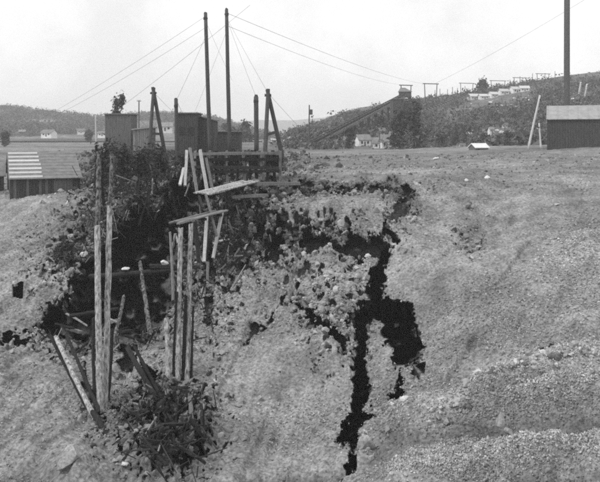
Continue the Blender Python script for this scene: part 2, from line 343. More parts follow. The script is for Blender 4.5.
on_left, GL = hill('wooded_ridge', RIDGE_L, [(-420,141),(290,141)], M['hill'], [(-420,420),(290,480)], [(-420,700),(290,800)], 40, 3.0, xs=np.arange(-420, 292, 3.), s=5)
hill('distant_hills', [(-420,112),(0,122),(200,124),(235,122),(262,119.5),(290,120.5),(330,117),(370,116),(600,112),(1040,108)], [(-420,139.5),(1040,139.5)], M['far_hill'], [(-420,2000),(1040,2000)], [(-420,2600),(1040,2600)], 14, 8.0, dback=500, xs=np.arange(-420, 1040, 8.), s=9)

# ------------------------------------------------------------------ haze
hb = MB(); hb.obox(Vector((-3600, -120, -24)), Vector((7200, 0, 0)), Vector((0, 3800, 0)), Vector((0, 0, 175)))
hm = bpy.data.materials.new('haze'); hm.use_nodes = True; hn = hm.node_tree.nodes; hn.remove(hn['Principled BSDF'])
pv = hn.new('ShaderNodeVolumePrincipled'); pv.inputs['Color'].default_value = (.95, .95, .95, 1); pv.inputs['Density'].default_value = .00045
hm.node_tree.links.new(pv.outputs[0], hn['Material Output'].inputs['Volume'])
tag(hb.build('haze', hm), kind='stuff')

# ------------------------------------------------------------------ stones and gravel
ico = np.array([(0,1,1.618),(0,-1,1.618),(0,1,-1.618),(0,-1,-1.618),(1,1.618,0),(-1,1.618,0),(1,-1.618,0),(-1,-1.618,0),(1.618,0,1),(-1.618,0,1),(1.618,0,-1),(-1.618,0,-1)])/1.902
icf = np.array([(0,1,8),(0,8,4),(0,4,5),(0,5,9),(0,9,1),(1,6,8),(8,6,10),(8,10,4),(4,10,2),(4,2,5),(5,2,11),(5,11,9),(9,11,7),(9,7,1),(1,7,6),(3,2,10),(3,10,6),(3,6,7),(3,7,11),(3,11,2)])
stone_meshes = []
for k in range(10):
    import bmesh
    bm = bmesh.new(); bmesh.ops.create_icosphere(bm, subdivisions=2, radius=1)
    cuts = [(Vector((random.gauss(0,1), random.gauss(0,1), random.gauss(0,1))).normalized(), random.uniform(.45,.8)) for _ in range(9)]
    sq3 = Vector((random.uniform(.8,1.2), random.uniform(.7,1.1), random.uniform(.55,.85)))
    for v in bm.verts:
        for n, h in cuts:
            e = v.co.dot(n)-h
            if e > 0: v.co -= n*e*.93
        v.co = Vector((v.co[0]*sq3[0], v.co[1]*sq3[1], v.co[2]*sq3[2]))+Vector((random.uniform(-1,1), random.uniform(-1,1), random.uniform(-1,1)))*.035
    m = bpy.data.meshes.new('stone'); bm.to_mesh(m); bm.free(); m.materials.append(M['stone']); stone_meshes.append(m)
inwin = (PX > -55) & (PX < 685) & (PY > 152) & (PY < 492)
solid = cave < 3.0
def pick(weight, n):
    wv = (weight*inwin*solid).ravel(); wv = wv/wv.sum(); return rng.choice(wv.size, n, p=wv)
Pf, Nf, Df = P.reshape(-1, 3), NR.reshape(-1, 3), D.ravel()
bw_ = blob(150,185,55,35)+blob(215,230,35,45)+blob(85,265,35,45)+blob(330,214,65,10)*.7+blob(330,262,60,10)*.9+blob(340,300,28,50)*1.2+blob(180,420,40,34)*1.2+blob(355,330,14,80)+blob(400,400,22,30)+blob(350,192,60,12)*.5+blob(540,375,80,20)*.4+.10
for i in pick(bw_, 280):
    o = bpy.data.objects.new('stone', random.choice(stone_meshes)); COL.objects.link(o); o.parent = ground
    s = min(.55, max(.12, random.lognormvariate(-1.7, .45)))*(.7+.3*Df[i]/50)
    o.location = Vector(Pf[i])+Vector(Nf[i])*s*.15; o.scale = (s, s, s); o.rotation_euler = (random.uniform(0,6.3), random.uniform(0,6.3), random.uniform(0,6.3))
def gravel(name, weight, n, smin, smax, lift=.2, tlo=.6, thi=1.5, m='gravel'):
    ids = pick(weight, n); s = smin*(smax/smin)**(rng.random(n)**2.2)*(.3+.7*Df[ids]/45)
    A = rng.normal(size=(n, 3, 3)); R, _ = np.linalg.qr(A)
    base = ico[None]*(1+rng.normal(size=(n, 12, 1))*.25)*np.stack([np.ones(n), rng.uniform(.65, 1, n), rng.uniform(.35, .75, n)], -1)[:, None]
    V = np.einsum('nij,nkj->nki', R, base)*s[:, None, None]+(Pf[ids]+Nf[ids]*s[:, None]*lift+rng.normal(size=(n, 3))*.04)[:, None]
    tt = rng.uniform(tlo, thi, n)*np.clip(tone.ravel()[ids], .4, 1.4); blk = rng.random(n) < .62*rub.ravel()[ids]; tt = np.where(blk, rng.uniform(.08, .4, n), tt); T = np.repeat(tt, 12)
    Fx = (icf[None]+12*np.arange(n)[:, None, None]).reshape(-1, 3)
    return tag(np_mesh(name, V.reshape(-1, 3), Fx, M[m], False, T), kind='stuff')
gw = .12+.9*sstep(395, 470, PX)*sstep(190, 230, PY)+1.0*rub+.4*sstep(300, 420, PY)
gw = gw*(1+1.2*np.clip(lb, 0, 1))*(1-.85*np.clip(db_, 0, 1)); gw = gw*(D/45)**-1.0*near*np.clip(.55+1.3*fbm(P0, .22, 3, 200), .06, 2)
gravel('gravel', gw*np.gradient(PX, axis=1), 92000, .026, .095)
gravel('rubble', rub**1.5+.3*np.exp(-(ldist([(425,415),(500,386),(600,352)], WX, WY)/7)**2)+.2*np.exp(-(ldist([(380,400),(400,425),(370,445)], WX, WY)/10)**2), 6500, .08, .27)
gravel('field_stones', (D/45)**-.5*sstep(152, 156, PY)*sstep(205, 180, PY)*(.4+blob(300,165,180,10)), 4500, .04, .16, .2, .45, 1.5)
gravel('cinder_rubble', blob(215,163,60,12)+blob(130,165,35,14), 3500, .1, .35, .2, .15, .8)
WHITE = [(70,470,17,'huge pale smooth boulder half buried at the bottom left of the pit floor'),(126,268,3.6,'bright white lump of rock in the black mouth of the left cavern'),
 (164,262,4.2,'white boulder at the right edge of the black cavern beside the twin posts'),
 (14,332,6.5,'flat white slab of rock at the left edge of the pit wall'),
 (84,255,5.5,'pale angular boulder on the bank just left of the tall left posts'),
 (557,206,3,'small white rock alone high on the right gravel slope'),
 (436,160,3,'white rock on the field beyond the rim near the centre'),
 (466,181,3,'pale rock on the rim above the right gravel slope'),
 (487,180,4,'broad pale rock lying farthest right along the slope rim'),
 (484,386,4.5,'pale boulder on the crest of the lower right berm'),
 (362,411,3.5,'white stone against the lower black crack'),
 (357,252,5.5,'pale boulder at the top of the black crack'),
 (409,412,5,'pale boulder at the foot of the slope right of the crack'),
 (125,462,6,'pale boulder at the foot of the dark diagonal timber'),
 (385,148,4,'white boulder on the field below the distant white cottages')]
for x, y, r, lab in WHITE:
    p = gflat(x, y) if y < 300 and 100 < x < 200 else gat(x, y); d = p.y; s = r/F*d
    if 100 < x < 200 and y < 300: p = at(x, y+2, 46.5)
    o = bpy.data.objects.new('boulder', random.choice(stone_meshes).copy()); COL.objects.link(o); o.data.materials[0] = M['stone_white' if r < 10 else 'gravel_pale']
    o.location = p+Vector((0, 0, s*.25)); o.scale = (s*1.1, s, s*.9); o.rotation_euler = (random.uniform(-.4,.4), random.uniform(-.4,.4), random.uniform(0,6.3)); tag(o, lab, 'boulder')

# ------------------------------------------------------------------ trees, scrub
def leaves(c, rx, rz, n, size, clumps=9):
    """n small bent leaf clusters filling an uneven crown"""
    V = []; Fx = []; cl = [(rng.normal(size=3)*.5, rng.uniform(.3, .6)) for _ in range(clumps)]
    for i in range(n):
        cc_, rr = cl[i % clumps]; p = np.clip(cc_, -.75, .75)+rng.normal(size=3)*rr*.55
        p = np.array(c)+p*np.array([rx, rx, rz]); q = rng.normal(size=(4, 3))*size
        b = len(V); V += [p+q[0], p+q[1], p+q[2], p+q[3]]; Fx += [(b, b+1, b+2), (b+1, b+2, b+3)]
    return V, Fx
def tree(base, hgt, rx, label, group=None, n=420, crown_lo=.25, name='tree'):
    e = empty(name, base, label, 'tree', group)
    t = MB(); top = base+Vector((0, 0, hgt*.8)); t.log(base-Vector((0,0,.5)), top, hgt*.03+.05, .04, 6, 5, .2, .02)
    for k in range(5):
        z = base+Vector((0, 0, hgt*(.3+.1*k))); a = random.uniform(0, 6.3)
        t.log(z, z+Vector((math.cos(a)*rx*.7, math.sin(a)*rx*.7, hgt*.18)), hgt*.012+.02, .02, 5, 3)
    t.build('trunk', M['bark'], e)
    cz = hgt*(1+crown_lo)/2; v, f = leaves(base+Vector((0,0,cz)), rx, hgt*(1-crown_lo)/2*1.1, n, rx*.15)
    MB().add([Vector(q) for q in v], f).build('crown', M['foliage'], e); return e
TREES = [(118,150,150,97,5.2,'tall bushy dark tree rising above the left wooded ridge'),
 (350,148,185,127,4.5,'dark round tree left of the white cottages below the hill'),
 (399,150,168,111,8,'dense dark tree below the tramway head, left one of the pair'),
 (415,150,166,106,8,'dense dark tree below the tramway head, right one of the pair'),
 (300,141,260,130,5,'small tree at the left foot of the right hill'),
 (440,147,180,134,4.5,'small dark tree in the brush right of the paired trees'),
 (455,146,185,129,3.5,'thin dark tree on the brushy slope below the ridge cottages'),
 (510,146,165,131,5,'low spreading tree in the brush left of the leaning pale pole'),
 (408,122,262,101,6,'dark tree close below the tramway head house'),
 (380,128,250,117,4,'small tree on the slope beside the tramway incline'),
 (483,92,400,80,5,'rounded tree standing on the ridge skyline'),
 (602,118,300,88,4,'tree on the upper right slope above the right shed'),
 (88,140,330,131,4,'low tree in the field behind the thin white post'),
 (4,145,240,133,5,'low dark tree at the left edge of the field'),
 (243,141,300,124,8,'broad low tree behind the right tall mast'),
 (228,140,320,126,6,'low tree just behind the foot of the right tall mast')]
for px, by, d, ty, hw, lab in TREES:
    hgt = (by-ty)/F*d; tree(at(px, by, d), hgt, hw/F*d, lab, n=900 if hgt > 3.5 else 300, crown_lo=.62 if px == 118 else .12)
# brush too thick to count
def brush(name, G, n, smin, smax, x0, x1, cone=False, rmin=0.0, rmax=.97, s=0):
    r_, c_ = G.shape[:2]; px = 300+G[..., 0]/G[..., 1]*F
    ok = (px > x0) & (px < x1); rr = np.arange(r_)[:, None]/r_*np.ones((1, c_)); ok &= (rr >= rmin) & (rr < rmax)
    pyg = HY-G[..., 2]/G[..., 1]*F
    for hx, hy, _, hw, hh, *_r in HS: ok &= ~((np.abs(px-hx) < hw*.7+3) & (pyg > hy-3) & (pyg < hy+10))
    wv = ok*np.clip(.75+fbm(G, .025, 3, 77+s), 0, 2); wv = wv.ravel()/wv.sum()
    ids = rng.choice(wv.size, n, p=wv); c = G.reshape(-1, 3)[ids]+rng.normal(size=(n, 3))*[2.5, 2.5, .1]
    sz = smin*(smax/smin)**rng.random(n); k = 9
    off = rng.normal(size=(n, k, 1, 3))*np.array([.6, .6, .5])*sz[:, None, None, None]; tri = rng.normal(size=(n, k, 3, 3))*.34*sz[:, None, None, None]
    V = c[:, None, None]+off+tri+np.array([0, 0, .7])*sz[:, None, None, None]
    T = np.repeat(rng.uniform(.5, 1.5, n), k*3)
    return tag(np_mesh(name, V.reshape(-1, 3), np.arange(n*k*3).reshape(-1, 3), M['scrub'], False, T), kind='stuff')
# ------------------------------------------------------------------ houses in the valley and on the hill
def house(px, by, d, wpx, hpx, rot, label, group, wall='white_paint', roof='house_roof', nwin=2, depth=.8):
    b = at(px, by, d)
    if px > 310 and label.find('canvas') < 0: b = on_right(px, min(by, 149)); b = b*(1-1.5/b.y); d = b.y
    wpx *= 1.3 if 320 < px < 396 else 1.0; hpx *= 1.3 if 320 < px < 396 else 1.0
    W = wpx/F*d; Ht = hpx/F*d*.62; R = hpx/F*d*.45; Dp = W*depth
    e = empty('cottage', b, label, 'house', group)
    a = Vector((math.cos(rot), math.sin(rot), 0)); y = Vector((-math.sin(rot), math.cos(rot), 0)); u = Vector((0, 0, 1)); o = b-a*W/2-u*1.0
    mb = MB(); h = u*(Ht+1.0)
    mb.add([o, o+a*W, o+a*W+y*Dp, o+y*Dp, o+h, o+a*W+h, o+a*W+y*Dp+h, o+y*Dp+h, o+y*Dp/2+h+u*R, o+a*W+y*Dp/2+h+u*R], [(0,1,5,4),(2,3,7,6),(1,2,6,9,5),(3,0,4,8,7)]); mb.build('wall', M[wall], e)
    rf = MB(); ov = .08*W; t = u*.12*max(1, W/8)
    for s0 in (0, 1):
        e0 = (o+h-y*ov-u*ov*R/(Dp/2)) if s0 == 0 else (o+h+y*(Dp+ov)-u*ov*R/(Dp/2)); rd = o+h+y*Dp/2+u*R
        rf.obox(e0-a*ov+u*.02, a*(W+2*ov), rd-e0, t)
    ro = rf.build('roof', M[roof], e)
    ch = MB(); ch.box(o+a*W*.3+y*Dp*.5+h+u*(R+.25), W*.09, W*.09, R*.7+.6, rot); ch.build('chimney', M['board_dark'], ro)
    for k in range(nwin):
        c = o+a*W*(k+.5)/nwin+u*(1+Ht*.55)-y*.03; wb = MB(); wb.box(c, W*.14, .06, Ht*.38, rot); wb.build('window', M['glass_dark'], e)
    db = MB(); db.box(o+a*W*(.5 if nwin == 2 else .3)+u*(1+Ht*.33)-y*.03, W*.11, .06, Ht*.66, rot); db.build('door', M['board_dark'], e)
G1 = 'pale cottages in the valley and on the hillside'
ids = rng.choice(GR[..., 0].size, 700, p=(lambda q: (q/q.sum()).ravel())(((HY-GR[..., 2]/GR[..., 1]*F < 146)*np.clip(.1+fbm(GR, .03, 3, 300), 0, 1)))); n_ = 700; rs = rng.uniform(.3, 1.2, n_)
VV = ico[None]*(1+rng.normal(size=(n_, 12, 1))*.25)*rs[:, None, None]*np.array([1.2, 1, .7])+(GR.reshape(-1, 3)[ids]+rng.normal(size=(n_, 3))*[2, 2, .05])[:, None]
tag(np_mesh('hillside_rocks', VV.reshape(-1, 3), (icf[None]+12*np.arange(n_)[:, None, None]).reshape(-1, 3), M['gravel'], False, np.repeat(rng.uniform(.9, 2.5, n_), 12)), kind='stuff')
HS = [(22,134,440,6,4,.2,'tiny pale cottage at the far left below the wooded ridge','board_grey'),
 (46,136.5,400,12,6.5,-.3,'widest white cottage below the wooded ridge at left','white_paint'),
 (81,133,420,7,4,.3,'small white cottage under the ridge left of the thin white post','white_paint'),
 (102,136,360,9,4.5,-.1,'pale cottage just right of the thin white post','white_paint'),
 (165,131,330,14,8,.15,'white cottage between the left trestle legs and the lone post','white_paint'),
 (287,141,300,4,3,.2,'tiny pale cottage at the foot of the right trestle','white_paint'),
 (302,152,185,4,4,0,'small white hut on the field left of the tramway foot','white_paint'),
 (325,143,230,5,4.5,.2,'small white cottage low on the tramway slope','white_paint'),
 (348,145,200,6,6,-.2,'white cottage left of the dark round tree in the valley','white_paint'),
 (366,146,190,10,8,.3,'white cottage with dark roof beside the dark round tree','white_paint'),
 (379,149,180,11,8,-.1,'low white cottage in the middle of the valley cluster','white_paint'),
 (387,152,172,9,10,.1,'tallest white cottage of the valley cluster','white_paint'),
 (383,136,230,5,4.5,.2,'small white cottage higher up behind the valley cluster','white_paint'),
 (392,139,215,5,5,-.3,'white cottage beside the left dense dark tree','white_paint'),
 (474,99,392,9.2,5.2,0.30,'white cottage at the left end of the ridge row','white_paint','wood_pale'),
 (484,98,390,9.2,4.6,0.10,'second white cottage from the left in the ridge row','white_paint','wood_pale'),
 (495,96.5,388,8.0,4.9,0.34,'white cottage in the middle of the ridge row','white_paint','wood_pale'),
 (506,94.5,386,8.8,5.2,0.15,'fourth white cottage from the left in the ridge row','white_paint','wood_pale'),
 (517,92.5,384,9.6,5.5,0.30,'fifth white cottage from the left in the ridge row','white_paint','wood_pale'),
 (526,91,382,8.8,5.2,-0.05,'white cottage at the right end of the ridge row','white_paint','wood_pale'),
 (492,132,215,5,4.5,.3,'pale cottage in the brush above the canvas roofed shed','white_paint'),
 (504,128,225,5,4.5,-.2,'pale cottage in the brush left of the leaning pale pole','white_paint'),
 (513,133,205,5,4.5,.1,'pale hut nearest the leaning pale pole','white_paint'),
 (463,149,165,6,5,.1,'small pale hut left of the canvas roofed shed','white_paint')]
brush('hillside_brush', GR, 14000, .4, 1.8, 290, 640)
brush('ridge_woodland', GL, 16000, .8, 2.4, -60, 285, rmin=.15, rmax=1.0, s=3)
for px, by, d, wp, hp, rot, lab, wm, *rf_ in HS: house(px, by, d, wp, hp, rot, lab, G1, wm, *rf_, nwin=2)

# ------------------------------------------------------------------ sheds
def board_wall(e, name, o, a, L, Ht, m, bw=.28, gap=.02, out=None):
    n = max(3, int(L/bw)); mb = MB(); nrm = out
    for k in range(n):
        x0 = L*k/n; t = random.uniform(.02, .05); mb.obox(o+a*(x0+gap/2)+nrm*0, a*(L/n-gap), nrm*t, Vector((0, 0, Ht*random.uniform(.975, 1.0))))
    return mb.build(name, m, e)
# left shed: low gabled, pale battens on the left of its roof
b = at(10, 198, 71); e = empty('gabled_shed', b, 'low dark board shed with pale planks striping the left of its roof', 'shed')
th = math.radians(24); ex = Vector((math.cos(th), math.sin(th), 0)); ey = Vector((-math.sin(th), math.cos(th), 0)); up = Vector((0,0,1))
L, DP, RD, ez, rz_ = 6.7, 12.0, 6.5, -4.05, -1.56
o = b-up*.6
hE = ez-o.z; hR = rz_-o.z
mb = MB(); mb.add([o, o+ex*L, o+ex*L+ey*DP, o+ey*DP, o+up*hE, o+ex*L+up*hE, o+ex*L+ey*DP+up*hE, o+ey*DP+up*hE, o+ey*RD+up*hR, o+ex*L+ey*RD+up*hR], [(0,1,5,4),(2,3,7,6),(1,2,6,9,5),(3,0,4,8,7)]); mb.build('wall', M['board_dark'], e)
nb = 22
for k in range(nb):
    t = .03+.03*random.random(); q = MB(); q.obox(o+ex*(L*k/nb+.012)-ey*t, ex*(L/nb-.024), ey*(t-.003), up*(hE-.06-random.uniform(0,.05))); q.build('wall_board', random.choice([M['board_dark'], M['board_grey']]), e)
sl = (ey*RD+up*(hR-hE)); sln = sl.normalized(); rn = ex.cross(sln)
rf = MB(); o2 = o+up*hE-sln*.5-ex*.15+rn*.02
rf.obox(o2, ex*(L+.45), sln*(sl.length+.5), rn*.08)
bk = (ey*(DP-RD)+up*(hE-hR)); rf.obox(o+ey*RD+up*hR-ex*.15+rn*.02, ex*(L+.45), bk*1.05, rn*.08); ro = rf.build('roof', M['tar_roof'], e)
nst = 7; SL = sl.length+.5
for k in range(nst):                       # pale planks laid across the left part of the roof
    q = MB(); q.obox(o2+rn*.082+sln*(SL*(k+.18)/nst)+ex*.1, ex*(3.0+.25*random.random()), sln*(SL/nst*.46), rn*.05); q.build('roof_plank', M['wood_pale'], e)
for k in range(1, 9):                      # courses of tar paper on the right part
    q = MB(); q.obox(o2+rn*.082+sln*(SL*k/9-.04)+ex*3.35, ex*(L-2.95), sln*.1, rn*.02); q.build('roof_batten', M['tar_roof'], e)
q = MB(); q.obox(o+ex*4.2-ey*.09+up*.55, ex*1.0, ey*.025, up*1.75); dr = q.build('door', M['board_grey'], e)
q = MB(); q.obox(o+ex*(L-.1)-ey*.14, ex*.22, ey*.2, up*(hE-.02)); q.build('corner_post', M['wood_dark'], e)
# lean-to at the far left
b = at(-6, 199, 76); e = empty('lean_to', b, 'dark board lean to at the left frame edge beside the striped roof shed', 'shed')
mb = MB(); o = b-up*.6-ex*2.2; mb.add([o, o+ex*3.2, o+ex*3.2+ey*3, o+ey*3, o+up*3.0, o+ex*3.2+up*3.0, o+ex*3.2+ey*3+up*4.0, o+ey*3+up*4.0], [(0,1,5,4),(1,2,6,5),(2,3,7,6),(3,0,4,7)]); mb.build('wall', M['board_dark'], e)
rf = MB(); rf.obox(o+up*3.02-ey*.2-ex*.2, ex*3.6, ey*3.4+up*1.12, up*.1); rf.build('roof', M['tar_roof'], e)
for k in range(9): q = MB(); q.obox(o+ex*(3.2*k/9+.012)-ey*.05, ex*(3.2/9-.024), ey*.047, up*2.9); q.build('wall_board', M['board_dark'], e)

# right shed: long, dark front, paler roof
b = at(547, 146, 110); e = empty('long_shed', b, 'long dark windowless shed with pale roof at the right edge', 'shed')
o = b-up*1.6; L, DP, RD = 17.0, 9.0, 4.6; hE = 3.0-o.z; hR = 5.15-o.z; th = math.radians(-20); ex = Vector((math.cos(th), math.sin(th), 0)); ey = Vector((-math.sin(th), math.cos(th), 0))
mb = MB(); mb.add([o, o+ex*L, o+ex*L+ey*DP, o+ey*DP, o+up*hE, o+ex*L+up*hE, o+ex*L+ey*DP+up*hE, o+ey*DP+up*hE, o+ey*RD+up*hR, o+ex*L+ey*RD+up*hR], [(0,1,5,4),(2,3,7,6),(1,2,6,9,5),(3,0,4,8,7)]); mb.build('wall', M['board_dark'], e)
for k in range(44):
    t = .03+.03*random.random(); q = MB(); q.obox(o+ex*(L*k/44+.012)-ey*t, ex*(L/44-.024), ey*(t-.003), up*(hE-.05-random.uniform(0,.06))); q.build('wall_board', M['board_dark'], e)
sl = (ey*RD+up*(hR-hE)); sln = sl.normalized(); rn = ex.cross(sln); o2 = o+up*hE-sln*.4-ex*.1+rn*.02
rf = MB(); rf.obox(o2, ex*(L+.3), sln*(sl.length+.4), rn*.1); bk = (ey*(DP-RD)+up*(hE-hR)); rf.obox(o+ey*RD+up*hR-ex*.1+rn*.02, ex*(L+.3), bk*1.04, rn*.1); rf.build('roof', M['pale_roof'], e)
for k in range(12): q = MB(); q.obox(o2+rn*.102+ex*(.1+1.5*k), ex*.12, sln*(sl.length+.38), rn*.04); q.build('roof_batten', M['pale_roof'], e)

def flat_house(px0, px1, ty, by, d, depth, label, name, m='board_dark', roofm='tar_roof', slope=0.0, win=()):
    b = at((px0+px1)/2, by, d); e = empty(name, b, label, 'building'); x0, x1 = (px0-300)/F*d, (px1-300)/F*d; z1 = (HY-ty)/F*d; o = Vector((x0, d, b.z-.8)); Lx = x1-x0; h = z1-o.z
    X, Y = Vector((1,0,0)), Vector((0,1,0))
    MB().add([o, o+X*Lx, o+X*Lx+Y*depth, o+Y*depth, o+up*h, o+X*Lx+up*(h-slope), o+X*Lx+Y*depth+up*(h-slope), o+Y*depth+up*h], [(0,1,5,4),(1,2,6,5),(2,3,7,6),(3,0,4,7)]).build('wall', M[m], e)
    n = min(40, max(4, int(Lx/.3)))
    for k in range(n):
        t = .03+.03*random.random(); q = MB(); q.obox(o+X*(Lx*k/n+.012)-Y*t, X*(Lx/n-.024), Y*(t-.003), up*(h-slope*(k+1)/n-.03)); q.build('wall_board', M[m], e)
    q = MB(); q.obox(o+up*(h+.01)-X*.2-Y*.25, X*(Lx+.4)-up*slope, Y*(depth+.5), up*.16); q.build('roof', M[roofm], e)
    for wx_, wz_ in win:
        f = MB(); f.box(o+X*Lx*wx_+up*h*wz_-Y*.08, 1.0, .04, 1.2); fo = f.build('window', M['glass_dark'], e)
        g = MB()
        for s_ in (-.5, 0, .5): g.box(o+X*(Lx*wx_+s_)+up*h*wz_-Y*.11, .07, .05, 1.26)
        g.box(o+X*Lx*wx_+up*h*wz_-Y*.112, 1.0, .05, .06); g.build('frame', M['board_grey'], fo)
    return e
flat_house(176, 197, 113.5, 152, 108, 5, 'tall flat roofed dark engine house behind the lone post', 'engine_house', win=((.3,.6),(.7,.6)))
flat_house(197.3, 214, 116, 153, 110, 5, 'dark boarded annex stepped down against the engine house', 'boarded_annex', slope=.7)
flat_house(105, 131, 114.5, 156, 108, 4, 'tall dark boarded ore house below the bushy tree', 'ore_house', m='board_grey', win=())
flat_house(133, 150, 130, 152, 105, 4, 'low shack with pale walls between the ore house and the left trestle', 'low_shack', m='wood_grey', roofm='pale_roof', slope=-.3)
flat_house(216, 240, 132, 152, 118, 4, 'low dark shed behind the feet of the two tall masts', 'low_shed')
flat_house(393, 404, 99, 120, 245, 7, 'dark timber ore bin under the tramway head house', 'ore_bin', win=())
flat_house(404.3, 414, 103, 121, 247, 7, 'lower dark ore bin right of the one under the tramway head', 'ore_bin', win=())
# canvas-roofed hut on the field at right
house(482, 152.5, 128, 15, 8, .35, 'low hut with a broad pale canvas roof on the field edge', 'pale cottages in the valley and on the hillside', 'board_grey', 'white_paint', 2)

# ------------------------------------------------------------------ masts, trestles, poles
def pole(name, p0, p1, r0, r1, m, label, cat, group=None, parts=None, segs=8):
    e = empty(name, p0, label, cat, group); MB().log(p0, p1, r0, r1, 9, segs, .05, .002).build('shaft', M[m], e, True)
    if parts: parts(e)
    return e
def mast_fit(p1, r):
    def f(e):
        MB().log(p1-up*.8, p1-up*.6, r*1.25, r*1.25, 10, 1, .02).build('collar', M['iron'], e)
        MB().log(p1-up*.05, p1+up*.12, r*.9, r*.7, 8, 1, .05).build('cap', M['iron'], e)
    return f
MA0, MA1 = at(210.5, 156, 95), at(205.5, 13, 95); MB0, MB1 = at(230, 156, 96), at(226.5, 9, 96)
pole('hoist_mast', MA0, MA1, .30, .24, 'mast', 'tall bare hoist mast leaning slightly, left of the pair', 'mast', 'tall hoist masts', mast_fit(MA1, .24))
pole('hoist_mast', MB0, MB1, .30, .24, 'mast', 'tallest bare hoist mast, right of the pair over the pit rim', 'mast', 'tall hoist masts', mast_fit(MB1, .24))
MC0, MC1 = at(567, 132, 200), at(567.5, -36, 200)
pole('smoke_stack', MC0, MC1, .85, .8, 'mast', 'tall dark stack cut off by the top edge behind the long shed', 'chimney', None, mast_fit(MC1, .6))
pole('iron_stovepipe', at(256.5, 150, 90), at(256, 96, 90), .30, .29, 'mast', 'short thick iron stack between the right tall mast and right trestle', 'chimney', None, mast_fit(at(256, 96, 90), .26))
pole('timber_post', at(177, 165, 70), at(176, 99, 70), .20, .18, 'mast', 'lone dark upright post in front of the engine house', 'post', None, mast_fit(at(176, 99, 70), .17))
def aframe(name, apex, f0, f1, r, label, group):
    e = empty(name, (f0+f1)/2, label, 'trestle', group)
    for f in (f0, f1): MB().log(f, apex+(apex-f).normalized()*.35, r, r*.85, 8, 5, .06).build('leg', M['mast'], e)
    MB().beam(f0.lerp(apex, .42), f1.lerp(apex, .42), r*1.0, r*1.2, .01).build('crossbar', M['mast'], e)
    MB().log(apex-Vector((.3,.0,.2)), apex+Vector((.3,.0,-.2)), r*.6, r*.6, 8, 2, .05).build('head_pin', M['iron'], e)
aframe('hoist_trestle', at(153.5, 91, 74), at(148, 165, 72), at(167, 165, 74), .21, 'dark two legged hoist trestle beside the low shack', 'two legged trestles')
aframe('hoist_trestle', at(268, 93, 66), at(264.5, 166, 64), at(283, 160, 66), .21, 'dark two legged hoist trestle on the rim right of the iron stack', 'two legged trestles')
def arms(p1, wdt, r):
    def f(e):
        MB().beam(p1-up*.5-Vector((wdt,0,0)), p1-up*.5+Vector((wdt,0,0)), r*1.4, r*1.4).build('crossarm', M['mast'], e)
        for s_ in (-.8, .8): MB().log(p1-up*.5+Vector((wdt*s_,0,r)), p1-up*.5+Vector((wdt*s_,0,r*4)), r*.8, r*.6, 6, 1).build('insulator', M['iron'], e)
    return f
p1 = at(309.3, 105, 200); pole('utility_pole', at(309, 150, 200), p1, .22, .17, 'mast', 'lone pole with a lump near its top at the foot of the right hill', 'utility pole', None, lambda e: MB().box(p1+Vector((.45, 0, -2.0)), .9, .5, 1.5, .2).build('transformer_box', M['mast'], e))
p2 = at(139, 100, 300); pole('utility_pole', at(139, 150, 300), p2, .3, .24, 'mast', 'thin pole with crossarm just right of the bushy tree', 'utility pole', None, arms(p2, .9, .14))
pole('white_post', at(96, 143, 200), at(95.5, 115, 200), .22, .18, 'wood_pale', 'thin whitish post in the left field', 'post', None, mast_fit(at(95.5, 115, 200), .14))
pole('leaning_pole', at(528, 150, 108), at(540, 95, 108), .19, .14, 'wood_pale', 'long pale pole leaning to the right near the long shed', 'pole', None, mast_fit(at(540, 95, 108), .13))
pole('short_post', at(541, 149, 106), at(539, 123, 106), .16, .12, 'wood_pale', 'short pale post against the corner of the long shed', 'post', None, mast_fit(at(539, 123, 106), .11))
pole('hill_pole', at(578, 99, 330), at(581, 82, 330), .5, .4, 'wood_pale', 'left one of two pale poles on the hill above the long shed', 'pole', 'pale poles on the hill', mast_fit(at(581, 82, 330), .36))
pole('hill_pole', at(583, 107, 320), at(587, 84, 320), .5, .4, 'wood_pale', 'right one of two pale poles on the hill above the long shed', 'pole', 'pale poles on the hill', mast_fit(at(587, 84, 320), .36))

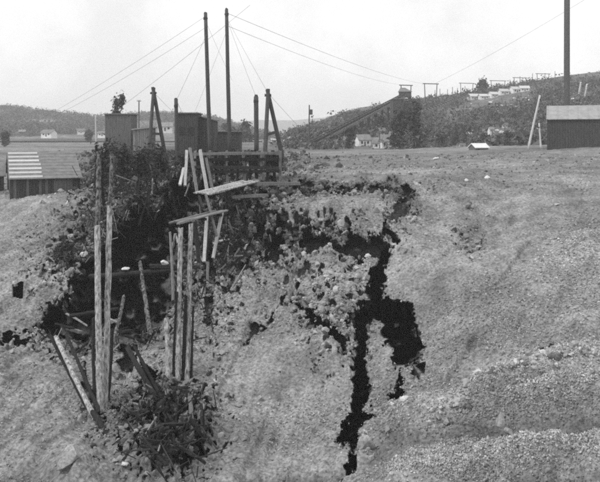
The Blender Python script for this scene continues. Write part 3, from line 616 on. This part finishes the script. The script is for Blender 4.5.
# tramway incline and its head
def tram():
    lo, hi = at(308, 147, 200), at(402, 97, 310); e = empty('tramway_incline', lo, 'long straight tramway incline climbing the hill to its head house', 'tramway')
    side = Vector((.8, -.6, 0))*1.1
    for s_ in (-1, 1): MB().beam(lo+side*s_, hi+side*s_, .6, .8, .03).build('stringer', M['wood_grey' if s_ == 1 else 'wood_dark'], e)
    for k in range(34): c = lo.lerp(hi, (k+.5)/34)+up*.8; MB().beam(c-side*1.5, c+side*1.5, .5, .3).build('tie', M['wood_dark'], e)
    for s_ in (-1, 1): MB().beam(lo+side*s_*.7+up*1.1, hi+side*s_*.7+up*1.1, .2, .3).build('rail', M['iron'], e)
    for k in range(1, 12):
        c = lo.lerp(hi, k/12); q = MB()
        for s_ in (-1, 1): q.beam(c+side*s_, c+side*s_*1.5-up*6, .5, .5)
        q.beam(c-side*1.2-up*2, c+side*1.2-up*4, .3, .3); q.build('bent', M['wood_dark'], e)
    q = MB(); c = at(405, 100, 312); e2 = empty('hoist_tower', c, 'dark head house with peaked top at the upper end of the incline', 'tower')
    for sx in (-1, 1):
        for sy in (-1, 1): MB().beam(c+Vector((sx*3.2, sy*2.2, -7)), c+Vector((sx*2.2, sy*1.8, 1.5)), .6, .6, .02).build('leg', M['wood_dark'], e2)
    MB().box(c+up*2.4, 5.0, 4.2, 2.4).build('cabin', M['board_dark'], e2)
    r = MB(); a0 = c+up*3.6+Vector((-2.9, -2.5, .02)); X, Y = Vector((5.8,0,0)), Vector((0,5,0)); r.add([a0, a0+X, a0+X+Y, a0+Y, a0+Y/2+up*1.9+X*.15, a0+Y/2+up*1.9+X*.5], [(0,1,5,4),(2,3,4,5),(1,2,5),(3,0,4),(3,2,1,0)]); r.build('roof', M['tar_roof'], e2)
    MB().box(c+Vector((4.6, 0, -1.2)), 3.4, 3.6, 3.2).build('side_hopper', M['board_dark'], e2)
    for z in (-5, -2): MB().beam(c+Vector((-3,-2.3,z)), c+Vector((3,-2.3,z+2)), .4, .4).build('brace', M['wood_dark'], e2)
    # timber trestle carrying the line on along the ridge
    lo, hi = at(424, 112, 318), at(472, 93.5, 385); e3 = empty('ridge_trackway', lo, 'pale straight trackway rising from the tramway head along the ridge', 'tramway')
    for s_ in (-1, 1): MB().beam(lo+side*s_, hi+side*s_, .7, 1.0, .03).build('stringer', M['wood_grey'], e3)
    for k in range(20): c = lo.lerp(hi, (k+.5)/20)+up*.6; MB().beam(c-side*1.4, c+side*1.4, .5, .3).build('tie', M['wood_dark'], e3)
tram()
PF = [(401,411,85,100,312,'portal frame just left of the tramway head'),(424.5,437,83.5,98,330,'tallest dark portal frame right of the tramway head'),(460.5,473,83,95,385,'portal frame above the left end of the ridge cottages'),(491,505,80.5,89,395,'portal frame on the skyline above the ridge cottages'),(514,526,77.5,86,395,'portal frame on the skyline left of the leaning pole top'),(537,549,73.5,81,395,'portal frame on the skyline nearest the tall stack')]
for x0, x1, ty, by, d, lab in PF:
    b0, b1 = at(x0+.7, by+4, d), at(x1-.7, by+4, d); t0, t1 = at(x0, ty, d), at(x1, ty+.4, d); e = empty('portal_frame', (b0+b1)/2, 'thin '+lab, 'frame', 'portal frames along the ridge')
    r = .16 if d > 350 else .2
    for p, q_ in ((b0, t0), (b1, t1)): MB().log(p, q_, r*1.3, r, 6, 3, .08).build('leg', M['mast'], e)
    MB().beam(t0-Vector((.8,0,0)), t1+Vector((.8,0,0)), r*2, r*2).build('crossbeam', M['mast'], e)
for k, px in enumerate((434, 441, 447, 453, 457, 466, 478, 487, 509, 521, 532, 545, 555)):
    p = on_right(px, float(np.interp(px, [q[0] for q in RIDGE_R], [q[1] for q in RIDGE_R]))+1); single(MB().log(p-up*.5, p+up*(4.5+random.uniform(-.8,.8)), .2, .14, 6, 3, .1), 'ridge_stake', M['mast'], ('first','second','third','fourth','fifth','sixth','seventh','eighth','ninth','tenth','eleventh','twelfth','last')[k]+' dark stake from the left in the skyline row right of the tramway head', 'stake', 'stakes on the skyline')

# cables
def cable(p0, p1, sag, r, label):
    pts = [p0.lerp(p1, i/24)-up*sag*4*(i/24)*(1-i/24) for i in range(25)]
    single(MB().tube(pts, r), 'guy_cable', M['cable'], label, 'cable', 'hoist and guy cables', base=p1)
cable(at(205.8, 16, 95), at(20, 130, 150), .6, 0.0180, 'upper of two long cables running from the left mast to the far left field')
cable(at(206.2, 27, 95), at(38, 124, 140), .6, 0.0180, 'lower of two long cables running from the left mast to the far left field')
cable(at(250, 5, 92), at(113, 113, 106), .2, 0.0180, 'cable slanting past both masts down to the ore house')
cable(at(206.6, 34, 95), at(176.5, 100, 70), .1, 0.0150, 'guy cable from the left mast to the lone upright post')
cable(at(227, 30, 96), at(194, 114, 108), .1, 0.0135, 'guy cable from the right mast to the engine house roof')
cable(at(207, 24, 95), at(232, 80, 110), .1, 0.0135, 'faint cable crossing between the two masts')
cable(at(228, 22, 96), at(256, 97, 90), .1, 0.0165, 'cable from the right mast to the iron stack')
cable(at(228, 20, 96), at(268, 93, 66), .1, 0.0142, 'cable from the right mast to the top of the right trestle')
cable(at(227, 13, 96), at(426, 84, 330), 1.5, 0.0285, 'upper long cable from the right mast to the tramway head')
cable(at(228, 26, 96), at(404, 85, 312), 1.5, 0.0255, 'lower long cable from the right mast to the tramway head')
cable(at(610, -16, 190), at(436, 83, 330), 1.0, 0.0375, 'long cable from beyond the tall stack to the dark portal frame')
cable(at(268, 93, 66), at(312, 140, 110), .1, 0.0135, 'short guy cable from the right trestle down to the field')
cable(at(153.5, 92, 74), at(180, 118, 107), .1, 0.0135, 'short guy cable from the left trestle to the engine house')
cable(at(176, 99, 70), at(190, 128, 90), .1, 0.0150, 'short guy cable from the lone upright post to the ground')

# ------------------------------------------------------------------ timbers in and over the pit
def timber(p0, p1, wpx, m, label, group=None, square=False, name='timber_post', bend=.01):
    d = (p0.y+p1.y)/2; r = wpx/F*d/2; mb = MB()
    if square: mb.beam(p0, p1, 2*r, 2*r*.85, r*.12)
    else: mb.log(p0, p1, r*1.05, r*.9, 10, 14, .2, bend)
    return single(mb, name, M[m], label, 'timber', group, base=p0)
g = 'tall props standing in the left cut'
timber(at(101, 413, 37.2), at(97.5, 226, 38.3), 6, 'peeled', 'pale tall prop, left one of the left pair, with peeling bark', g)
timber(at(97.6, 229, 38.5), at(99, 152, 39.5), 4.5, 'barky', 'dark upper length spliced on the left prop of the left pair', g)
timber(at(104.5, 413, 37.6), at(109.5, 206, 38.8), 5.5, 'peeled', 'pale tall prop leaning right, right one of the left pair', g)
timber(at(95.5, 412, 37.6), at(93.5, 318, 38.6), 3.5, 'wood_dark', 'dark log added as the shadow outline on the left of the left pair', g)  # added dark log standing in for the shadowed outline left of the pair
timber(at(107, 412, 38), at(112.5, 330, 38.6), 3.2, 'wood_dark', 'dark log added as the shadow outline on the right of the left pair', g)  # same on the right: dark outline of the pair built as a log
timber(at(109.5, 210, 39.0), at(112, 154, 39.8), 4, 'barky', 'dark broken upper end above the right prop of the left pair', g)
timber(at(104, 205, 39.4), at(96, 146, 40), 3, 'wood_dark', 'thin dark stub leaning left above the left pair of props', g)
timber(at(168, 396, 40), at(167, 318, 41), 5, 'peeled', 'pale half round prop, leftmost of the middle group', g)
timber(at(173.5, 400, 40.2), at(177, 292, 41), 2.6, 'wood_dark', 'slender dark log added as shadow edge left of the tall pale middle props', g)  # dark log added for the shaded left edge of the pale props
timber(at(178, 404, 40), at(181, 228, 42), 5, 'peeled', 'tall pale prop, left of the two standing under the lower plank', g)
timber(at(183, 404, 40.2), at(186, 296, 41.2), 3.4, 'wood_dark', 'dark prop between the two tall pale props of the middle group', g)
timber(at(187, 404, 40), at(191, 224, 42.5), 5, 'peeled', 'tall pale prop, right of the two standing under the lower plank', g)
timber(at(191, 404, 40.2), at(193.5, 306, 41.2), 2.6, 'wood_dark', 'slender dark log added as shadow edge at the right of the middle group', g)  # dark log added for the shaded right edge of the pale props
timber(at(173, 300, 44), at(170, 232, 45), 2.5, 'wood_grey', 'thin grey prop in the cavern mouth left of the tall pale props', g)
timber(at(90, 277, 46.5), at(172, 270, 46.5), 5, 'wood_dark', 'dark stull spanning the cavern mouth under the white rock', g)
timber(at(150, 266, 46.5), at(200, 267, 46.5), 4.5, 'wood_dark', 'short dark stull running right from the cavern mouth to the bank', g)
timber(at(70, 316, 44), at(118, 309, 45), 3.6, 'wood_dark', 'thin dark stull across the lower left corner of the cavern mouth', g)
timber(at(112, 345, 43), at(124, 296, 46), 3.5, 'barky', 'rough slanting prop inside the cavern right of the left pair', g)
timber(at(150, 335, 43.5), at(140, 262, 47), 4, 'barky', 'rough upright prop inside the middle of the cavern mouth', g)
g2 = 'slanting timbers at the foot of the left cut'
timber(at(94, 416, 36.6), at(56, 337, 40), 5, 'peeled', 'grey timber with patchy bark slanting up left from the foot of the left props', g2)
timber(at(91, 416, 36.9), at(50, 335, 40.4), 3.6, 'wood_dark', 'dark timber slanting along the underside of the patchy grey one', g2)
timber(at(99, 412, 36.8), at(66, 334, 40.2), 4, 'wood_dark', 'dark timber slanting above the patchy grey one to the left props', g2)
timber(at(126, 467, 32.5), at(93, 412, 36.4), 6, 'wood_dark', 'dark log sliding down right from the foot of the left props', g2)
timber(at(166, 414, 37.5), at(127, 348, 41), 6, 'wood_dark', 'dark log slanting down right below the cavern', g2)
timber(at(162, 398, 38), at(134, 346, 41), 3.5, 'wood_dark', 'thinner dark log lying along the right side of the one below the cavern', g2)
timber(at(198, 452, 34), at(158, 404, 37), 5, 'wood_dark', 'dark log lying in the rubble at the foot of the middle props', g2)
timber(at(205, 440, 34.5), at(201, 405, 36.5), 4, 'wood_dark', 'dark stump leaning at the right edge of the rubble pile', g2)
timber(at(192, 440, 34.5), at(190, 398, 37.5), 5, 'wood_grey', 'short grey stump standing in the rubble pile', g2)
# planks over the rim
def planks(name, p0, p1, wd, n, label, m='wood_pale'):
    e = empty(name, p0, label, 'planks'); d = (p1-p0).normalized(); s = d.cross(up).normalized()
    for k in range(n): MB().beam(p0+s*wd*(k-(n-1)/2)+d*random.uniform(-.3,.3), p1+s*wd*(k-(n-1)/2)+d*random.uniform(-.5,.5)+up*random.uniform(-.05,.05), wd*.9, .1, .02).build('plank', M[m], e)
    for t in (.15, .5, .85): c = p0.lerp(p1, t)-up*.16; MB().beam(c-s*wd*n*.55, c+s*wd*n*.55, .18, .18).build('cleat', M['wood_dark'], e)
planks('plank_gangway', at(203, 193.5, 53), at(251, 181, 58.5), .36, 5, 'pale plank gangway tilting up to the rim above the pit', 'peeled')
planks('plank_gangway', at(176, 222.5, 48), at(222, 211, 52), .26, 4, 'narrow pale plank walk below the upper gangway', 'wood_grey')
for a0, a1, wp, m, lab in (((213,258),(222,212),4,'wood_pale','pale prop slanting under the right end of the lower plank'),((204,262),(207,216),4.5,'wood_pale','pale upright prop under the lower plank'),((217,236),(206,195),3,'wood_grey','thin grey brace between the two gangways'),((203,208),(199,196),3,'wood_dark','short dark prop between the two gangways'),((206,320),(208,262),4,'wood_grey','grey prop standing on the slope below the lower gangway'),((199,262),(195,222),5,'wood_dark','dark upright prop beside the right tall pale prop'),((185,186),(187,150),4,'wood_pale','pale upright at the left end of the rim railing'),((197,192),(190,148),3.5,'wood_grey','grey leaning upright behind the railing end'),((207,190),(200,150),4,'wood_pale','pale leaning upright at the end of the rim railing'),((213,192),(206,158),3.5,'wood_grey','grey leaning upright above the upper gangway'),((180,185),(184,168),4,'wood_pale','short pale slanting stick left of the railing')):
    d = 51 if a0[1] > 200 else 57
    timber(at(*a0, d-.5), at(*a1, d+.5), wp*.68, m, lab, 'props around the plank gangways', True, 'timber_prop')
# rim railing
e = empty('rim_railing', at(235, 172, 62), 'dark post and rail railing along the rim behind the gangway', 'railing')
for k, px in enumerate((194, 199, 206, 211, 216, 222, 227, 232, 238, 244, 250, 256, 262, 268, 274, 280)):
    MB().beam(at(px+random.uniform(-1,1), 181, 62), at(px+random.uniform(-1.5,1.5), 151+random.uniform(-1,2), 62.3), random.uniform(.16,.26), .22, .02).build('post', M['wood_dark' if k % 3 else 'wood_grey'], e)
for y0, y1, m in ((154, 153, 'wood_grey'), (160, 159, 'wood_dark'), (167, 168, 'wood_dark'), (172, 171, 'wood_dark')): MB().beam(at(193, y0, 61.7), at(279, y1, 61.8), .16, .26, .02).build('rail', M[m], e)
# rim walings
timber(at(240, 184, 57.5), at(300, 183.5, 59), 4, 'wood_grey', 'grey squared sill timber lying along the rim right of the gangway', None, True, 'sill_timber')
timber(at(232, 197, 56), at(268, 195, 57), 3.5, 'wood_grey', 'grey squared timber wedged below the rim sill', None, True, 'sill_timber')
# broken timbers of the fallen cribbing
def broken(n, fn, group, where, cw=(.72, .22, .06)):
    for _ in range(n):
        px, py, lmin, lmax, up_ = fn(); p = gflat(px, py); p = p-p.normalized()*random.uniform(.1, 1.6)
        v = Vector((random.gauss(0,1), random.gauss(0,.6), random.gauss(0,1)*up_)).normalized()*random.uniform(lmin, lmax); r = random.uniform(.045, .11)
        mb = MB(); sqr = random.random() < .5; (mb.beam(p-v/2, p+v/2, r*2, r*1.6, .03) if sqr else mb.log(p-v/2, p+v/2, r, r*.8, 7, 4, .2, .03))
        c = random.choices(('dark', 'grey', 'pale'), cw)[0]; sl_ = abs(v.z)/v.length
        t = 'upright' if sl_ > .85 else ('level' if sl_ < .25 else ('leaning right' if v.x*v.z > 0 else 'leaning left'))
        spot, near = '', 1e9
        for lx, ly, txt in where:
            q = (lx-px)**2+(ly-py)**2
            if q < near: spot, near = txt, q
        single(mb, 'broken_timber', M['wood_'+c], '%s %s %s, %s, %s' % (('stubby' if v.length < .9 else 'short' if v.length < 1.5 else 'long' if v.length < 2.2 else 'extra long'), c, 'squared stick' if sqr else 'round stick', t, spot), 'timber', group, base=p-v/2)
broken(125, lambda: (random.uniform(95,180), random.gauss(172,16), .8, 3.4, 2.2), 'broken timbers heaped on the left rim', ((100,160,'top of the heap above the left props'),(100,195,'left heap beside the left props'),(125,160,'top of the left heap under the ore house'),(130,195,'left heap over the cavern roof'),(155,160,'left heap under the left trestle'),(160,195,'cavern roof left of the gangway'),(177,165,'foot of the lone post'),(177,195,'left end of the gangway')))
broken(45, lambda: (random.uniform(180,292), random.gauss(170,10), .8, 2.6, 1.3), 'broken timbers around the rim railing', ((185,165,'left end of the rim railing'),(210,165,'behind the left part of the rim railing'),(235,165,'among the middle posts of the rim railing'),(260,165,'right end of the rim railing'),(285,165,'foot of the right trestle'),(230,185,'over the upper gangway')))
broken(45, lambda: (random.uniform(196,246), random.uniform(195,262), .6, 2.0, 1.2), 'broken timbers below the gangways', ((205,205,'between the two gangways'),(235,205,'right of the lower gangway end'),(205,230,'under the lower gangway'),(240,235,'bank right of the props'),(205,258,'foot of the gangway props'),(235,258,'slope below the dark bank')))
broken(44, lambda: (random.gauss(170,20), random.uniform(385,455), .5, 1.8, .8), 'broken timbers in the rubble pile', ((160,395,'rubble pile below the cavern log'),(185,395,'foot of the middle props'),(160,425,'left part of the rubble pile'),(190,425,'beside the grey stump'),(175,450,'bottom of the rubble pile')), (.94, .06, .0))
broken(16, lambda: (random.uniform(45,190), random.uniform(318,348), .6, 2.0, .5), 'broken timbers along the cavern sill', ((55,335,'left corner of the cavern lip'),(82,335,'cavern lip left of the left props'),(110,335,'cavern lip at the left props'),(138,340,'cavern lip above the dark log'),(170,335,'cavern lip at the middle props')))
broken(24, lambda: (random.uniform(166,200), random.uniform(225,320), .5, 1.8, 1.5), 'broken timbers among the middle props', ((170,240,'top left of the middle props'),(192,240,'top right of the middle props'),(170,275,'left of the middle props halfway up'),(192,275,'right of the middle props halfway up'),(180,310,'low among the middle props')))
# splinters too many and small to count
def splinters(n):
    wv = blob(135,180,42,36)*1.3+blob(105,225,20,34)+blob(155,200,30,22)*.8+blob(235,165,48,10)+blob(222,225,24,34)+blob(168,422,30,32)*.45+blob(100,335,60,9)*.6+blob(182,270,12,50)*.7
    ok = (PY > 150)*np.clip(1-sstep(0, 7, sh), .04, 1)*(sc_ < 1)*(PX > 30)*(PX < 420)*(np.gradient(PX, axis=1)*np.gradient(PY, axis=0)); wv = (wv*ok).ravel(); ids = rng.choice(wv.size, n, p=wv/wv.sum())
    c = P0.reshape(-1, 3)[ids]; c = c*(1-(rng.uniform(.0, 1.8, n)/c[:, 1])[:, None])+np.array([0, 0, 1])*(rng.random(n)**2*1.6)[:, None]*(PY.ravel()[ids] < 200)[:, None]
    d = rng.normal(size=(n, 3))*[1, .6, 1.5]; d /= np.linalg.norm(d, axis=1)[:, None]; a = np.cross(d, rng.normal(size=(n, 3))); a /= np.linalg.norm(a, axis=1)[:, None]; b = np.cross(d, a)
    L = .25*(2.2/.25)**(rng.random(n)**1.4); r = rng.uniform(.014, .05, n); V = []
    for t in (-.5, .5):
        for x, y in ((-1, -1), (1, -1), (1, 1), (-1, 1)): V.append(c+d*(L*t)[:, None]+a*(r*x*(1 if t < 0 else .5))[:, None]+b*(r*y*.7)[:, None])
    V = np.stack(V, 1); f = np.array([(0,1,5,4),(1,2,6,5),(2,3,7,6),(3,0,4,7),(3,2,1,0),(4,5,6,7)])
    T = np.repeat(np.where(rng.random(n) < .86, rng.uniform(.08, .4, n), rng.uniform(1, 2.4, n)), 8)
    tag(np_mesh('timber_splinters', V.reshape(-1, 3), (f[None]+8*np.arange(n)[:, None, None]).reshape(-1, 4), M['splinter'], False, T), kind='stuff')
splinters(2000)
# scrubby bushes on the left rim
def bush(px, py, d, wpx, hpx, label):
    b = at(px, py, d); W, Hh = wpx/F*d/2, hpx/F*d; e = empty('bush', b, label, 'bush', 'scrubby bushes on the left rim'); t = MB()
    for k in range(16):
        a = random.uniform(0, 6.3); q = b+Vector((math.cos(a)*W*random.uniform(.2,1), math.sin(a)*W*.7, Hh*random.uniform(.5,1))); t.log(b, q, .035, .012, 5, 4, .2, .06)
    t.build('stems', M['bark'], e); v, f = leaves(b+up*Hh*.55, W*1.1, Hh*.5, 1100, .11, 16); MB().add([Vector(x) for x in v], f).build('leaves', M['foliage'], e)
for a in ((103,190,66,14,44,'dark straggly bush at the left end of the heap above the left props'),(121,186,70,20,38,'dark broad bush in the middle of the left rim heap'),(141,184,72,20,36,'dark bush right of the middle of the left rim heap'),(160,182,70,18,34,'dark bush nearest the lone upright post'),(274,168,63,14,13,'low dark bush under the right trestle leg'),(66,258,52,16,12,'low dark bush on the bank left of the pale boulder'),(192,170,68,18,18,'dark bush at the foot of the engine house'),(212,168,69,18,14,'low dark bush behind the left part of the railing'),(234,167,68,20,15,'low dark bush behind the middle of the railing'),(256,166,67,18,13,'low dark bush behind the railing near the iron stack')): bush(*a)
